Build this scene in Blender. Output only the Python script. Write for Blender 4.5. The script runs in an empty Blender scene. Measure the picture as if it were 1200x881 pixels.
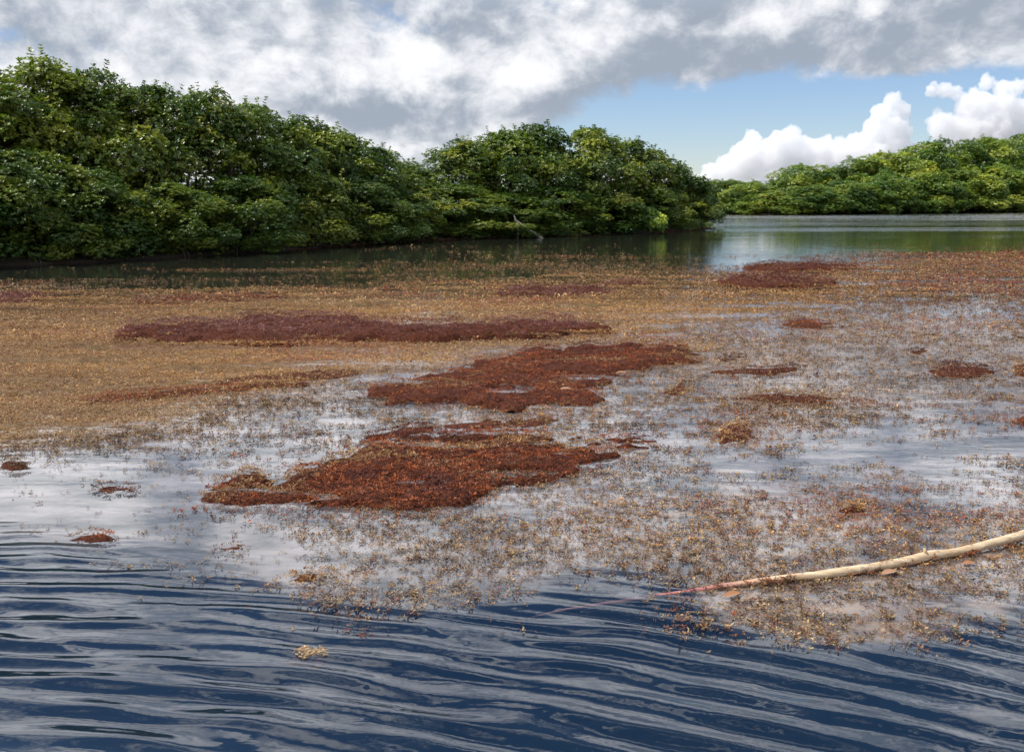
import bpy, math
import numpy as np
from mathutils import Vector, noise as mnoise

R = math.radians
sc = bpy.context.scene
col = sc.collection

# ------------------------------------------------------------------ camera
CAM_H = 1.7
FPX = 1039.0            # focal length in photo pixels (photo is 1200 x 881)
PITCH = math.atan((440.5 - 232.0) / FPX)
cd = bpy.data.cameras.new("camera")
cd.sensor_width = 36.0
cd.lens = FPX / 1200.0 * 36.0
cd.clip_start = 0.05
cd.clip_end = 20000
cam = bpy.data.objects.new("camera", cd)
col.objects.link(cam)
cam.location = (0, 0, CAM_H)
cam.rotation_euler = (math.pi / 2 - PITCH, 0, 0)
sc.camera = cam

# ------------------------------------------------------------------ light
SUN_DIR = Vector((-0.53, -0.02, 0.85)).normalized()      # towards the sun
SUN_EL = math.asin(SUN_DIR.z)
SUN_ROT = math.atan2(SUN_DIR.x, SUN_DIR.y)
sl = bpy.data.lights.new("sun", 'SUN')
sl.energy = 4.6
sl.angle = R(0.55)
sl.color = (1.0, 0.95, 0.87)
sun = bpy.data.objects.new("sun", sl)
col.objects.link(sun)
sun.location = (-30, -10, 60)
sun.rotation_euler = SUN_DIR.to_track_quat('Z', 'Y').to_euler()

sc.view_settings.view_transform = 'Standard'
sc.view_settings.look = 'None'
sc.view_settings.exposure = 0.0
sc.view_settings.gamma = 1.0
sc.view_settings.use_curve_mapping = False
sc.cycles.use_denoising = True
sc.cycles.max_bounces = 18
sc.cycles.diffuse_bounces = 2
sc.cycles.use_adaptive_sampling = True
sc.cycles.adaptive_threshold = 0.02
sc.cycles.glossy_bounces = 3
sc.cycles.transmission_bounces = 4
sc.cycles.volume_bounces = 12
sc.cycles.transparent_max_bounces = 16
sc.cycles.caustics_reflective = False
sc.cycles.caustics_refractive = False


class NT:
    """short-hand for wiring nodes"""
    def __init__(self, tree):
        self.t = tree
        tree.nodes.clear()

    def n(self, kind, **kw):
        nd = self.t.nodes.new(kind)
        for k, v in kw.items():
            if k == 'op':
                nd.operation = v
            elif k.startswith('_'):
                setattr(nd, k[1:], v)
        return nd

    def put(self, sock, v):
        if isinstance(v, bpy.types.NodeSocket):
            self.t.links.new(v, sock)
        elif v is not None:
            sock.default_value = v

    def math(self, op, a, b=None, c=None, clamp=False):
        nd = self.n('ShaderNodeMath', op=op)
        nd.use_clamp = clamp
        self.put(nd.inputs[0], a)
        self.put(nd.inputs[1], b)
        self.put(nd.inputs[2], c)
        return nd.outputs[0]

    def vmath(self, op, a, b=None, out=0):
        nd = self.n('ShaderNodeVectorMath', op=op)
        self.put(nd.inputs[0], a)
        self.put(nd.inputs[1], b)
        return nd.outputs[out]

    def noise(self, vec, scale, detail=4, rough=0.5, dist=0.0, lac=2.0, color=False):
        nd = self.n('ShaderNodeTexNoise')
        self.put(nd.inputs['Vector'], vec)
        nd.inputs['Scale'].default_value = scale
        nd.inputs['Detail'].default_value = detail
        nd.inputs['Roughness'].default_value = rough
        nd.inputs['Lacunarity'].default_value = lac
        nd.inputs['Distortion'].default_value = dist
        return nd.outputs['Color' if color else 'Fac']

    def ss(self, v, lo, hi, a=0.0, b=1.0):
        nd = self.n('ShaderNodeMapRange', _interpolation_type='SMOOTHSTEP')
        self.put(nd.inputs[0], v)
        self.put(nd.inputs[1], lo)
        self.put(nd.inputs[2], hi)
        self.put(nd.inputs[3], a)
        self.put(nd.inputs[4], b)
        return nd.outputs[0]

    def mixc(self, f, a, b, blend='MIX'):
        nd = self.n('ShaderNodeMix', _data_type='RGBA', _blend_type=blend)
        self.put(nd.inputs[0], f)
        for s, v in ((nd.inputs[6], a), (nd.inputs[7], b)):
            if isinstance(v, (tuple, list)):
                v = tuple(v) + ((1.0,) if len(v) == 3 else ())
            self.put(s, v)
        return nd.outputs[2]

    def scale(self, vec, s):
        return self.vmath('MULTIPLY', vec, s)

    def mixs(self, f, a, b):
        nd = self.n('ShaderNodeMixShader')
        self.put(nd.inputs[0], f)
        self.put(nd.inputs[1], a)
        self.put(nd.inputs[2], b)
        return nd.outputs[0]


# ------------------------------------------------------------------ sky
world = bpy.data.worlds.new("World")
sc.world = world
world.use_nodes = True
w = NT(world.node_tree)
tc = w.n('ShaderNodeTexCoord')
d = w.vmath('NORMALIZE', tc.outputs['Generated'])
sep = w.n('ShaderNodeSeparateXYZ')
w.put(sep.inputs[0], d)
el = sep.outputs[2]
sky = w.n('ShaderNodeTexSky', _sky_type='NISHITA')
sky.sun_disc = False
sky.sun_elevation = SUN_EL
sky.sun_rotation = SUN_ROT
sky.air_density = 1.0
sky.dust_density = 0.15
sky.ozone_density = 4.0
bg_sky = w.n('ShaderNodeBackground')
w.put(bg_sky.inputs[0], w.mixc(1.0, sky.outputs[0], (1.0, 1.0, 1.10), 'MULTIPLY'))
bg_sky.inputs[1].default_value = 0.115

warp = w.vmath('SUBTRACT', w.noise(d, 5.0, 4, 0.55, color=True), (0.5, 0.5, 0.5))
dw = w.vmath('ADD', d, w.scale(warp, (0.07, 0.07, 0.045)))
v1 = w.scale(dw, (1.0, 1.0, 1.45))
# big cover, its lit side found by sampling the same cloud a step towards the sun
S_OFF = (-0.030, 0.0, 0.042)
n_a = w.noise(v1, 6.4, 9, 0.60)
n_b = w.noise(w.vmath('ADD', v1, S_OFF), 6.4, 9, 0.60)
big = w.noise(w.scale(d, (1.0, 1.0, 2.2)), 2.1, 3, 0.5)
# the blue opening low over the far shore
gd = w.vmath('SUBTRACT', d, (math.sin(0.43), math.cos(0.43), 0.015))
gd = w.scale(gd, (1.0 / 0.46, 1.0 / 0.50, 1.0 / 0.116))
gl = w.vmath('LENGTH', gd, out=1)
gap = w.ss(gl, 0.60, 1.22, -0.36, 0.18)
dens = w.math('ADD', n_a, gap)
dens = w.math('ADD', dens, w.math('MULTIPLY', w.math('SUBTRACT', big, 0.5), 0.35))
# broken cover low down, mostly blue overhead (the near water mirrors it dark)
dens = w.math('ADD', dens, w.ss(el, 0.40, 0.56, 0.0, -0.26))
alpha = w.ss(dens, 0.43, 0.59)
lit = w.math('SUBTRACT', n_a, n_b)
lit = w.math('MULTIPLY_ADD', lit, 3.7, 0.34)
thin = w.ss(dens, 0.50, 0.80, 0.16, -0.10)
lit = w.math('ADD', lit, thin)
sundot = w.vmath('DOT_PRODUCT', d, tuple(SUN_DIR), out=1)
lit = w.math('ADD', lit, w.ss(sundot, -0.15, 0.35, -0.12, 0.22), clamp=False)
lit = w.ss(lit, 0.05, 1.0)
ccol = w.mixc(lit, (0.37, 0.42, 0.50), (1.05, 1.05, 1.07))
# towards the sun and overhead the thin cover lets more light through
gain = w.math('MULTIPLY', w.ss(el, 0.18, 0.28, 1.0, 2.1), 1.0)
bg_cl = w.n('ShaderNodeBackground')
w.put(bg_cl.inputs[0], ccol)
w.put(bg_cl.inputs[1], gain)
out = w.n('ShaderNodeOutputWorld')
w.put(out.inputs[0], w.mixs(w.math('MULTIPLY', alpha, 0.96), bg_sky.outputs[0], bg_cl.outputs[0]))
world.cycles.sampling_method = 'MANUAL'
world.cycles.sample_map_resolution = 512


# ------------------------------------------------------------------ helpers
def ground(px, py, z=0.0):
    """photo pixel -> point on the plane at height z"""
    px = np.asarray(px, float)
    py = np.asarray(py, float)
    u = (px - 600.0) / FPX
    v = -(py - 440.5) / FPX
    dy = math.cos(PITCH) + v * math.sin(PITCH)
    dz = -math.sin(PITCH) + v * math.cos(PITCH)
    t = (z - CAM_H) / dz
    return u * t, dy * t


def pixel(x, y, z=0.0):
    """point -> photo pixel"""
    zz = z - CAM_H
    fy = y * math.cos(PITCH) - zz * math.sin(PITCH)
    up = y * math.sin(PITCH) + zz * math.cos(PITCH)
    fy = np.maximum(fy, 0.05)
    return 600.0 + FPX * x / fy, 440.5 - FPX * up / fy


def _hash(i, j, s):
    h = (i * 374761393 + j * 668265263 + s * 1442695041) & 0xFFFFFFFF
    h = ((h ^ (h >> 13)) * 1274126177) & 0xFFFFFFFF
    return ((h ^ (h >> 16)) & 0xFFFFFF) / float(0xFFFFFF)


def vnoise(x, y, s=0):
    i = np.floor(x).astype(np.int64)
    j = np.floor(y).astype(np.int64)
    f = x - i
    g = y - j
    f = f * f * (3 - 2 * f)
    g = g * g * (3 - 2 * g)
    a = _hash(i, j, s) * (1 - f) + _hash(i + 1, j, s) * f
    b = _hash(i, j + 1, s) * (1 - f) + _hash(i + 1, j + 1, s) * f
    return a * (1 - g) + b * g


def fbm(x, y, s=0, o=4):
    r = 0.0
    a = 0.5
    t = 0.0
    for k in range(o):
        r = r + a * vnoise(x, y, s + k * 17)
        t += a
        a *= 0.5
        x = x * 2.03 + 3.1
        y = y * 2.03 + 7.7
    return r / t


def sstep(v, lo, hi):
    t = np.clip((v - lo) / (hi - lo), 0, 1)
    return t * t * (3 - 2 * t)


def mesh_from(name, verts, faces, colors=None, smooth=False, mats=(), fmat=None):
    """verts (n,3); faces (m,k) array of one face size, or list of such arrays"""
    me = bpy.data.meshes.new(name)
    fl = faces if isinstance(faces, list) else [faces]
    fl = [np.asarray(f, np.int32) for f in fl if len(f)]
    verts = np.asarray(verts, np.float32)
    loops = np.concatenate([f.ravel() for f in fl])
    sizes = np.concatenate([np.full(len(f), f.shape[1], np.int32) for f in fl])
    starts = np.concatenate([[0], np.cumsum(sizes)[:-1]]).astype(np.int32)
    me.vertices.add(len(verts))
    me.vertices.foreach_set('co', verts.ravel())
    me.loops.add(len(loops))
    me.loops.foreach_set('vertex_index', loops)
    me.polygons.add(len(sizes))
    me.polygons.foreach_set('loop_start', starts)
    me.polygons.foreach_set('loop_total', sizes)
    if smooth:
        me.polygons.foreach_set('use_smooth', np.ones(len(sizes), bool))
    for m in mats:
        me.materials.append(m)
    if fmat is not None:
        me.polygons.foreach_set('material_index', np.asarray(fmat, np.int32))
    if colors is not None:
        at = me.color_attributes.new('tint', 'FLOAT_COLOR', 'POINT')
        c = np.ones((len(verts), 4), np.float32)
        c[:, :3] = colors
        at.data.foreach_set('color', c.ravel())
    me.update(calc_edges=True)
    return me


def obj(name, me, parent=None, loc=(0, 0, 0)):
    o = bpy.data.objects.new(name, me)
    col.objects.link(o)
    o.location = loc
    if parent:
        o.parent = parent
    return o


def tag(o, label=None, cat=None, group=None, kind=None):
    if label:
        o['label'] = label
    if cat:
        o['category'] = cat
    if group:
        o['group'] = group
    if kind:
        o['kind'] = kind
    return o


def material(name):
    m = bpy.data.materials.new(name)
    m.use_nodes = True
    return m, NT(m.node_tree)


def finish(nt, shader, disp=None):
    o = nt.n('ShaderNodeOutputMaterial')
    nt.put(o.inputs[0], shader)


def attr(nt, name, out='Color'):
    a = nt.n('ShaderNodeAttribute')
    a.attribute_name = name
    return a.outputs[out]


def principled(nt, **kw):
    b = nt.n('ShaderNodeBsdfPrincipled')
    for k, v in kw.items():
        k = k.replace('_', ' ')
        if isinstance(v, tuple) and len(v) == 3:
            v = v + (1.0,)
        nt.put(b.inputs[k], v)
    return b.outputs[0]


def tube(pts, rad, seg=8, cap=True):
    """tapered tube along points -> verts, quads, tris"""
    pts = np.asarray(pts, float)
    n = len(pts)
    V = []
    tang = np.gradient(pts, axis=0)
    tang /= np.linalg.norm(tang, axis=1)[:, None] + 1e-9
    ref = np.array([0.0, 0.0, 1.0]) if abs(tang[0][2]) < 0.8 else np.array([1.0, 0, 0])
    for i in range(n):
        a = np.cross(tang[i], ref)
        a /= np.linalg.norm(a) + 1e-9
        b = np.cross(a, tang[i])
        for k in range(seg):
            t = 2 * math.pi * k / seg
            V.append(pts[i] + rad[i] * (a * math.cos(t) + b * math.sin(t)))
    Q = []
    for i in range(n - 1):
        for k in range(seg):
            k2 = (k + 1) % seg
            Q.append((i * seg + k, i * seg + k2, (i + 1) * seg + k2, (i + 1) * seg + k))
    T = []
    if cap:
        V.append(pts[0]); V.append(pts[-1])
        c0, c1 = n * seg, n * seg + 1
        for k in range(seg):
            k2 = (k + 1) % seg
            T.append((c0, k2, k))
            T.append((c1, (n - 1) * seg + k, (n - 1) * seg + k2))
    return np.array(V), np.array(Q).reshape(-1, 4), np.array(T).reshape(-1, 3)


def join(parts):
    V, Q, T, n = [], [], [], 0
    for v, q, t in parts:
        V.append(v)
        if len(q): Q.append(q + n)
        if len(t): T.append(t + n)
        n += len(v)
    out = []
    if Q: out.append(np.concatenate(Q))
    if T: out.append(np.concatenate(T))
    return np.concatenate(V), out


# ------------------------------------------------------------------ where the weed lies
# share of the water covered by weed (0..9), read over the lagoon; rows run from far to near
ROWS = [278, 285, 300, 315, 330, 345, 365, 385, 405, 425, 445, 465, 490, 515, 540, 560, 585, 610, 630, 650, 680, 705, 725, 750, 775]
COVER = [
    "0000000000000", "0000000000002", "0000011110468", "0112345544788", "4444467888877", "8888889998776",
    "9999999987655", "9999999865666", "9999987676666", "9999984566555", "9999533455555", "9986533456655",
    "9975444546544", "8653444435211", "3333444434212", "0222344434543", "0112344455424", "0112244555655",
    "2122445555555", "0022455555555", "0013444346555", "0001442046555", "0000111056664", "0000000014652",
    "0000000000000"]
COVER = np.array([[int(c) for c in r] for r in COVER], float) / 9.0


def cover_at(x, y):
    px, py = pixel(x, y)
    fx = np.clip(px / 100.0, 0, 11.999)
    i = fx.astype(int)
    fx = fx - i
    fy = np.interp(py, ROWS, np.arange(len(ROWS)), left=0, right=len(ROWS) - 1)
    j = np.minimum(fy.astype(int), len(ROWS) - 2)
    fy = fy - j
    c = COVER
    return ((c[j, i] * (1 - fx) + c[j, i + 1] * fx) * (1 - fy) + (c[j + 1, i] * (1 - fx) + c[j + 1, i + 1] * fx) * fy)


# near edge of the weed: towards the camera of it the water is open and rippled
EDGE_X = [-400, 0, 150, 280, 360, 500, 600, 670, 740, 800, 830, 880, 1000, 1100, 1200, 1600]
EDGE_Y = [625, 640, 652, 680, 715, 724, 718, 695, 690, 694, 735, 760, 775, 755, 724, 690]


def open_water(x, y):
    px, py = pixel(x, y)
    e = np.interp(px, EDGE_X, EDGE_Y) + 26 * (fbm(x * 2.2, y * 2.2, 5) - 0.5)
    return sstep(py, e - 40, e + 22)


# ------------------------------------------------------------------ water and lagoon bed
def grade(lo, hi, fine_lo, fine_hi, step, grow):
    a = list(np.arange(fine_lo, fine_hi, step))
    s = step
    v = a[-1]
    while v < hi:
        s *= grow
        v += s
        a.append(v)
    s = step
    v = a[0]
    b = []
    while v > lo:
        s *= grow
        v -= s
        b.append(v)
    return np.array(b[::-1] + a)


gx = grade(-6000, 6000, -3.3, 3.3, 0.048, 1.12)
gy = grade(-400, 9000, 1.8, 5.2, 0.0095, 1.07)
X, Y = np.meshgrid(gx, gy)
ow = open_water(X, Y)
ow = np.where(Y < 1.7, 1.0, ow)
wx = X + 0.12 * (fbm(X * 0.9, Y * 1.6, 3, 2) - 0.5)
wy = Y + 0.16 * (fbm(X * 0.6 + 5, Y * 1.1, 9, 2) - 0.5) + 0.070 * (fbm(X * 2.6, Y * 3.6, 29, 3) - 0.5)
H = np.zeros_like(X)
for (cx, cy, lam, amp, ph, sd) in ((-2.2, -5.2, 0.158, 0.0042, 0.0, 11), (-4.4, -7.5, 0.112, 0.0013, 2.2, 13),
                                   (0.6, -6.8, 0.45, 0.0032, 1.3, 12), (-5.5, -4.0, 0.070, 0.0004, 0.3, 14)):
    r = np.hypot(wx - cx, wy - cy)
    m = 0.10 + 1.45 * sstep(fbm(X * 1.5 + sd, Y * 3.2 + sd, sd, 3), 0.15, 0.85)
    sn = np.sin(2 * math.pi * r / lam + ph)
    H += 1.25 * amp * m * (sn + 0.22 * (sn * sn - 0.5))
fade = np.exp(-np.maximum(0, np.hypot(X, Y - 3) - 6) / 3.0)
H *= (0.045 + 0.955 * ow) * fade
nv, nu = X.shape
idx = np.arange(nv * nu).reshape(nv, nu)
Q = np.stack([idx[:-1, :-1], idx[:-1, 1:], idx[1:, 1:], idx[1:, :-1]], -1).reshape(-1, 4)
cov = cover_at(X, Y)
cov = np.where((Y < 1.7) | (Y > 60), 0, cov)
wc = np.stack([ow.ravel(), cov.ravel(), np.zeros(nv * nu)], 1)

mw, n = material("lagoon_water")
geo = n.n('ShaderNodeNewGeometry')
pos = geo.outputs['Position']
a = n.n('ShaderNodeSeparateColor')
n.put(a.inputs[0], attr(n, 'tint'))
opn, cvr = a.outputs[0], a.outputs[1]
dist = n.vmath('LENGTH', pos, out=1)
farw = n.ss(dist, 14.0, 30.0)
patch = n.noise(n.scale(pos, (0.035, 0.11, 1)), 1.0, 3, 0.5)
patch = n.ss(patch, 0.42, 0.60, 0.10, 1.0)
rip = n.noise(n.scale(pos, (0.8, 2.6, 1)), 1.0, 4, 0.6)
cap = n.noise(n.scale(pos, (9, 20, 1)), 1.0, 3, 0.5)
streak = n.noise(n.scale(pos, (0.02, 0.16, 1)), 1.0, 4, 0.6)
streak = n.math('MULTIPLY_ADD', n.math('SUBTRACT', streak, 0.5), 120.0, dist)
hgt = n.math('MULTIPLY', n.math('MULTIPLY', rip, farw), n.math('MULTIPLY', n.math('ADD', patch, n.ss(streak, 45.0, 100.0, 0.0, 7.0)), 0.012))
calm = n.noise(n.scale(pos, (1.1, 3.0, 1)), 1.0, 4, 0.55)
hgt = n.math('ADD', hgt, n.math('MULTIPLY', calm, n.ss(dist, 3.0, 10.0, 0.004, 0.006)))
hgt = n.math('ADD', hgt, n.math('MULTIPLY', cap, n.math('MULTIPLY', opn, 0.0009)))
bp = n.n('ShaderNodeBump')
bp.inputs['Strength'].default_value = 1.0
bp.inputs['Distance'].default_value = 1.0
n.put(bp.inputs['Height'], hgt)
fr = n.n('ShaderNodeFresnel')
fr.inputs['IOR'].default_value = 1.52
gl_ = n.n('ShaderNodeBsdfGlossy')
gl_.inputs['Color'].default_value = (1, 1, 1, 1)
gl_.inputs['Roughness'].default_value = 0.03
n.put(gl_.inputs['Normal'], bp.outputs[0])
# open water is clear deep blue, among the weed the cloud reflection is painted pale, with tan sunk weed
glare_nz = n.noise(n.scale(pos, (1.5, 3.2, 1)), 1.0, 5, 0.6)
glare_weed = n.mixc(n.ss(glare_nz, 0.36, 0.66), (0.035, 0.04, 0.05), (0.23, 0.21, 0.21))
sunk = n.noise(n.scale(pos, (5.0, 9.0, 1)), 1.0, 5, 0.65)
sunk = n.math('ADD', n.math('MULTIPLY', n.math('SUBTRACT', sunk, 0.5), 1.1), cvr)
glare_weed = n.mixc(n.ss(sunk, 0.42, 0.92), glare_weed, (0.31, 0.20, 0.12))
glare_weed = n.mixc(n.ss(dist, 13.0, 18.0), glare_weed, (0.022, 0.024, 0.018))
body = n.mixc(n.ss(opn, 0.1, 0.8), glare_weed, (0.014, 0.048, 0.105))
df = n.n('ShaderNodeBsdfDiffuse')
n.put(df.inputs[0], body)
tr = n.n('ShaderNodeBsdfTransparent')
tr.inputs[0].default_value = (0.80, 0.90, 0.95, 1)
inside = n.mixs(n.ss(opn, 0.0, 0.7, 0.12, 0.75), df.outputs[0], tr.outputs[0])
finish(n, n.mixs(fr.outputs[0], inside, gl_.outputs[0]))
water = obj('water', mesh_from('water', np.stack([X.ravel(), Y.ravel(), H.ravel()], 1), Q, wc, True, [mw]))
tag(water, kind='structure')


def water_z(x, y):
    i = np.clip(np.searchsorted(gx, x), 0, nu - 1)
    j = np.clip(np.searchsorted(gy, y), 0, nv - 1)
    return H[j, i]


mb, n = material("silt")
geo = n.n('ShaderNodeNewGeometry')
f = n.noise(geo.outputs['Position'], 1.3, 6, 0.6)
finish(n, principled(n, Base_Color=n.mixc(f, (0.012, 0.028, 0.055), (0.03, 0.045, 0.06)), Roughness=0.9))
bx_ = grade(-6000, 6000, -20, 20, 1.0, 1.4)
by_ = grade(-400, 9000, -4, 30, 1.0, 1.4)
BX, BY = np.meshgrid(bx_, by_)
BZ = -1.3 + 0.25 * (fbm(BX * 0.3, BY * 0.3, 41) - 0.5)
bi = np.arange(BX.size).reshape(BX.shape)
bed = obj('lagoon_bed', mesh_from('lagoon_bed', np.stack([BX.ravel(), BY.ravel(), BZ.ravel()], 1),
          np.stack([bi[:-1, :-1], bi[:-1, 1:], bi[1:, 1:], bi[1:, :-1]], -1).reshape(-1, 4), None, True, [mb]))
tag(bed, kind='structure')

# ------------------------------------------------------------------ mud banks under the mangroves
mm, n = material("mud")
geo = n.n('ShaderNodeNewGeometry')
f = n.noise(geo.outputs['Position'], 2.0, 7, 0.65)
finish(n, principled(n, Base_Color=n.mixc(f, (0.022, 0.016, 0.010), (0.075, 0.05, 0.03)), Roughness=0.85))


def bank(name, front, depth, top, seed):
    """land behind a front shoreline given as (x, y) points; slopes up from below the water"""
    fx, fy = np.array(front).T
    s = np.linspace(0, 1, 90)
    q = np.linspace(0, 1, len(fx))
    px, py = np.interp(s, q, fx), np.interp(s, q, fy)
    rows = []
    prof = [(-0.9, -0.5), (-0.1, -0.10), (0.15, 0.04), (0.7, 0.16), (2.0, 0.25)] + [(2 + depth * t, 0.25 + top * t) for t in (0.15, 0.3, 0.5, 0.75, 1.0)] + [(depth + 6, -0.6)]
    tx, ty = np.gradient(px), np.gradient(py)
    l = np.hypot(tx, ty)
    nx_, ny_ = -ty / l, tx / l
    for dd, z in prof:
        jx = 0.5 * (fbm(px * 0.9, py * 0.9, seed) - 0.5)
        zz = z + 0.12 * (fbm(px * 1.3 + dd, py * 1.3, seed + 3) - 0.5)
        rows.append(np.stack([px + nx_ * (dd + jx), py + ny_ * (dd + jx), zz], 1))
    V = np.concatenate(rows)
    m = len(s)
    ii = np.arange(len(V)).reshape(len(prof), m)
    F = np.stack([ii[:-1, :-1], ii[:-1, 1:], ii[1:, 1:], ii[1:, :-1]], -1).reshape(-1, 4)
    o = obj(name, mesh_from(name, V, F, None, True, [mm]))
    return tag(o, kind='structure')


def gpts(pts):
    return [tuple(float(c) for c in ground(x, y)) for x, y in pts]


L_SHORE = gpts([(-420, 340), (-200, 325), (0, 312), (150, 305), (270, 298), (380, 290), (480, 282.5), (560, 279), (650, 277), (740, 273.5), (800, 270.5), (836, 267.5)])
bank('mud_bank', L_SHORE, 7.0, 0.5, 61)
R_SHORE = gpts([(780, 250.6), (860, 251), (900, 252), (980, 251), (1060, 250), (1130, 249), (1200, 248), (1400, 247), (1700, 247)])
bank('far_shore', R_SHORE, 40.0, 0.6, 62)

# ------------------------------------------------------------------ mangroves
ml, n = material("mangrove_leaf")
tcol = attr(n, 'tint')
oi = n.n('ShaderNodeObjectInfo')
hs = n.n('ShaderNodeHueSaturation')
n.put(hs.inputs['Hue'], n.math('MULTIPLY_ADD', oi.outputs['Random'], -0.035, 0.498))
n.put(hs.inputs['Value'], n.math('MULTIPLY_ADD', oi.outputs['Random'], 0.5, 0.85))
n.put(hs.inputs['Color'], tcol)
pb = principled(n, Base_Color=hs.outputs[0], Roughness=0.36, Specular_IOR_Level=0.55)
tl = n.n('ShaderNodeBsdfTranslucent')
n.put(tl.inputs[0], n.mixc(1.0, hs.outputs[0], (1.3, 1.5, 0.5), 'MULTIPLY'))
finish(n, n.mixs(0.27, pb, tl.outputs[0]))

mt, n = material("mangrove_bark")
geo = n.n('ShaderNodeNewGeometry')
f = n.noise(n.scale(geo.outputs['Position'], (9, 9, 2.5)), 1.0, 6, 0.6)
finish(n, principled(n, Base_Color=n.mixc(f, (0.05, 0.038, 0.028), (0.17, 0.135, 0.105)), Roughness=0.85))


def nrm(a):
    return a / (np.linalg.norm(a, axis=-1, keepdims=True) + 1e-9)


def make_crown(seed, Rr, Hh, nclump, nros, nleaf, L, hexleaf, nsprig, fresh=1.0):
    g = np.random.default_rng(seed)
    # clumps over a lumpy haystack that comes down to the water
    u = np.concatenate([g.uniform(0.10, 1.0, nclump) ** 0.85, g.uniform(0.05, 0.30, nclump // 4)])
    nc = len(u)
    ph = g.uniform(0, 2 * math.pi, nc)
    prof = np.sqrt(np.clip(1 - u ** 3.2, 0, 1)) * (0.80 + 0.20 * np.clip(u * 4, 0, 1))
    lob = 1 + 0.16 * np.sin(ph * 3 + seed) + 0.10 * np.sin(ph * 5 + u * 6)
    kk = np.where(g.random(nc) < 0.78, g.uniform(0.74, 1.0, nc), g.uniform(0.15, 0.6, nc))
    cx = Rr * prof * lob * kk * np.cos(ph)
    cy = Rr * prof * lob * kk * np.sin(ph)
    cz = np.maximum(u * Hh * g.uniform(0.90, 1.03, nc), 0.22)
    C = np.stack([cx, cy, cz], 1)
    rc = g.uniform(0.18, 0.36, nc) * Rr
    outw = nrm(np.stack([cx, cy, (cz - 0.45 * Hh) * 0.8], 1))
    # rosettes
    k = np.repeat(np.arange(nc), nros)
    N = len(k)
    dirv = nrm(g.normal(0, 1, (N, 3)) * 0.9 + outw[k] * 0.75 + np.array([0, 0, 0.40]))
    P = C[k] + dirv * (rc[k] * (0.62 + 0.5 * g.random(N) ** 0.7))[:, None] * np.array([1, 1, 0.78])
    ax = nrm(dirv * 0.9 + np.array([0, 0, 0.7]) + g.normal(0, 0.35, (N, 3)))
    # sprigs that stand out of the outline
    if nsprig:
        top = np.where(u > 0.45)[0]
        sk = g.choice(top, nsprig)
        sd = nrm(outw[sk] * 0.5 + np.array([0, 0, 1.0]) + g.normal(0, 0.28, (nsprig, 3)))
        base = C[sk] + sd * (rc[sk] * 0.8)[:, None]
        ln = g.uniform(0.12, 0.34, nsprig) * (Rr / 2.0)
        sp, sa, sc_ = [], [], []
        for fct in (0.35, 0.7, 1.0):
            sp.append(base + sd * (ln * fct + 0.02)[:, None])
            sa.append(nrm(sd + g.normal(0, 0.2, sd.shape)))
            sc_.append(sk)
        P = np.concatenate([P] + sp)
        ax = np.concatenate([ax] + sa)
        k = np.concatenate([k] + sc_)
        N = len(k)
    keep = P[:, 2] > 0.10
    P, ax, k = P[keep], ax[keep], k[keep]
    N = len(k)
    ref = np.where(np.abs(ax[:, 2:3]) < 0.9, np.array([[0, 0, 1.0]]), np.array([[1.0, 0, 0]]))
    e1 = nrm(np.cross(ax, ref))
    e2 = np.cross(ax, e1)
    # leaves
    th = (g.random(N)[:, None] + np.arange(nleaf)[None] / nleaf + g.normal(0, 0.04, (N, nleaf))) * 2 * math.pi
    tilt = g.uniform(R(35), R(85), (N, nleaf))
    pr = e1[:, None] * np.cos(th)[..., None] + e2[:, None] * np.sin(th)[..., None]
    ld = ax[:, None] * np.cos(tilt)[..., None] + pr * np.sin(tilt)[..., None]
    wd = nrm(np.cross(ld, ax[:, None]))
    nm = nrm(np.cross(wd, ld))
    ll = (L * g.uniform(0.7, 1.2, (N, nleaf)))[..., None]
    ww = ll * 0.25
    b0 = P[:, None] + ld * ll * 0.08
    droop = nm * ll * (-0.10)
    if hexleaf:
        v = [b0, b0 + ld * ll * .38 + wd * ww + nm * ww * .35, b0 + ld * ll * .78 + wd * ww * .8 + nm * ww * .2 + droop,
             b0 + ld * ll * 1.0 + droop * 1.6, b0 + ld * ll * .78 - wd * ww * .8 + nm * ww * .2 + droop, b0 + ld * ll * .38 - wd * ww + nm * ww * .35]
        V = np.stack(v, 2).reshape(-1, 3)
        m = np.arange(N * nleaf)[:, None] * 6
        F = [np.concatenate([m + np.array([[0, 1, 2, 3]]), m + np.array([[0, 3, 4, 5]])])]
        per = 6
    else:
        v = [b0, b0 + ld * ll * .55 + wd * ww * 1.25 + nm * ww * .3, b0 + ld * ll + droop, b0 + ld * ll * .55 - wd * ww * 1.25 + nm * ww * .3]
        V = np.stack(v, 2).reshape(-1, 3)
        m = np.arange(N * nleaf)[:, None] * 4
        F = [np.concatenate([m + np.array([[0, 1, 2]]), m + np.array([[0, 2, 3]])])]
        per = 4
    # leaf colours: dark mature, mid green, fresh yellow-green, a few yellowing
    pal = np.array([[0.038, 0.088, 0.018], [0.105, 0.185, 0.026], [0.270, 0.315, 0.042], [0.23, 0.19, 0.035]])
    cl = np.clip(g.normal(0.85, 0.55, nc), 0, 2.0)
    t = np.clip(cl[k][:, None] + g.normal(0, 0.32, (N, nleaf)), 0, 2.0)
    yel = g.random((N, nleaf)) < 0.012
    i0 = np.minimum(t.astype(int), 1)
    fr_ = (t - i0)[..., None]
    cc = pal[i0] * (1 - fr_) + pal[i0 + 1] * fr_
    cc = fresh * np.where(yel[..., None], pal[3], cc) * g.uniform(0.8, 1.2, (N, nleaf))[..., None]
    cc = np.repeat(cc.reshape(-1, 3), per, axis=0)
    me = mesh_from('crown', V, F, cc, False, [ml])
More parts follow.
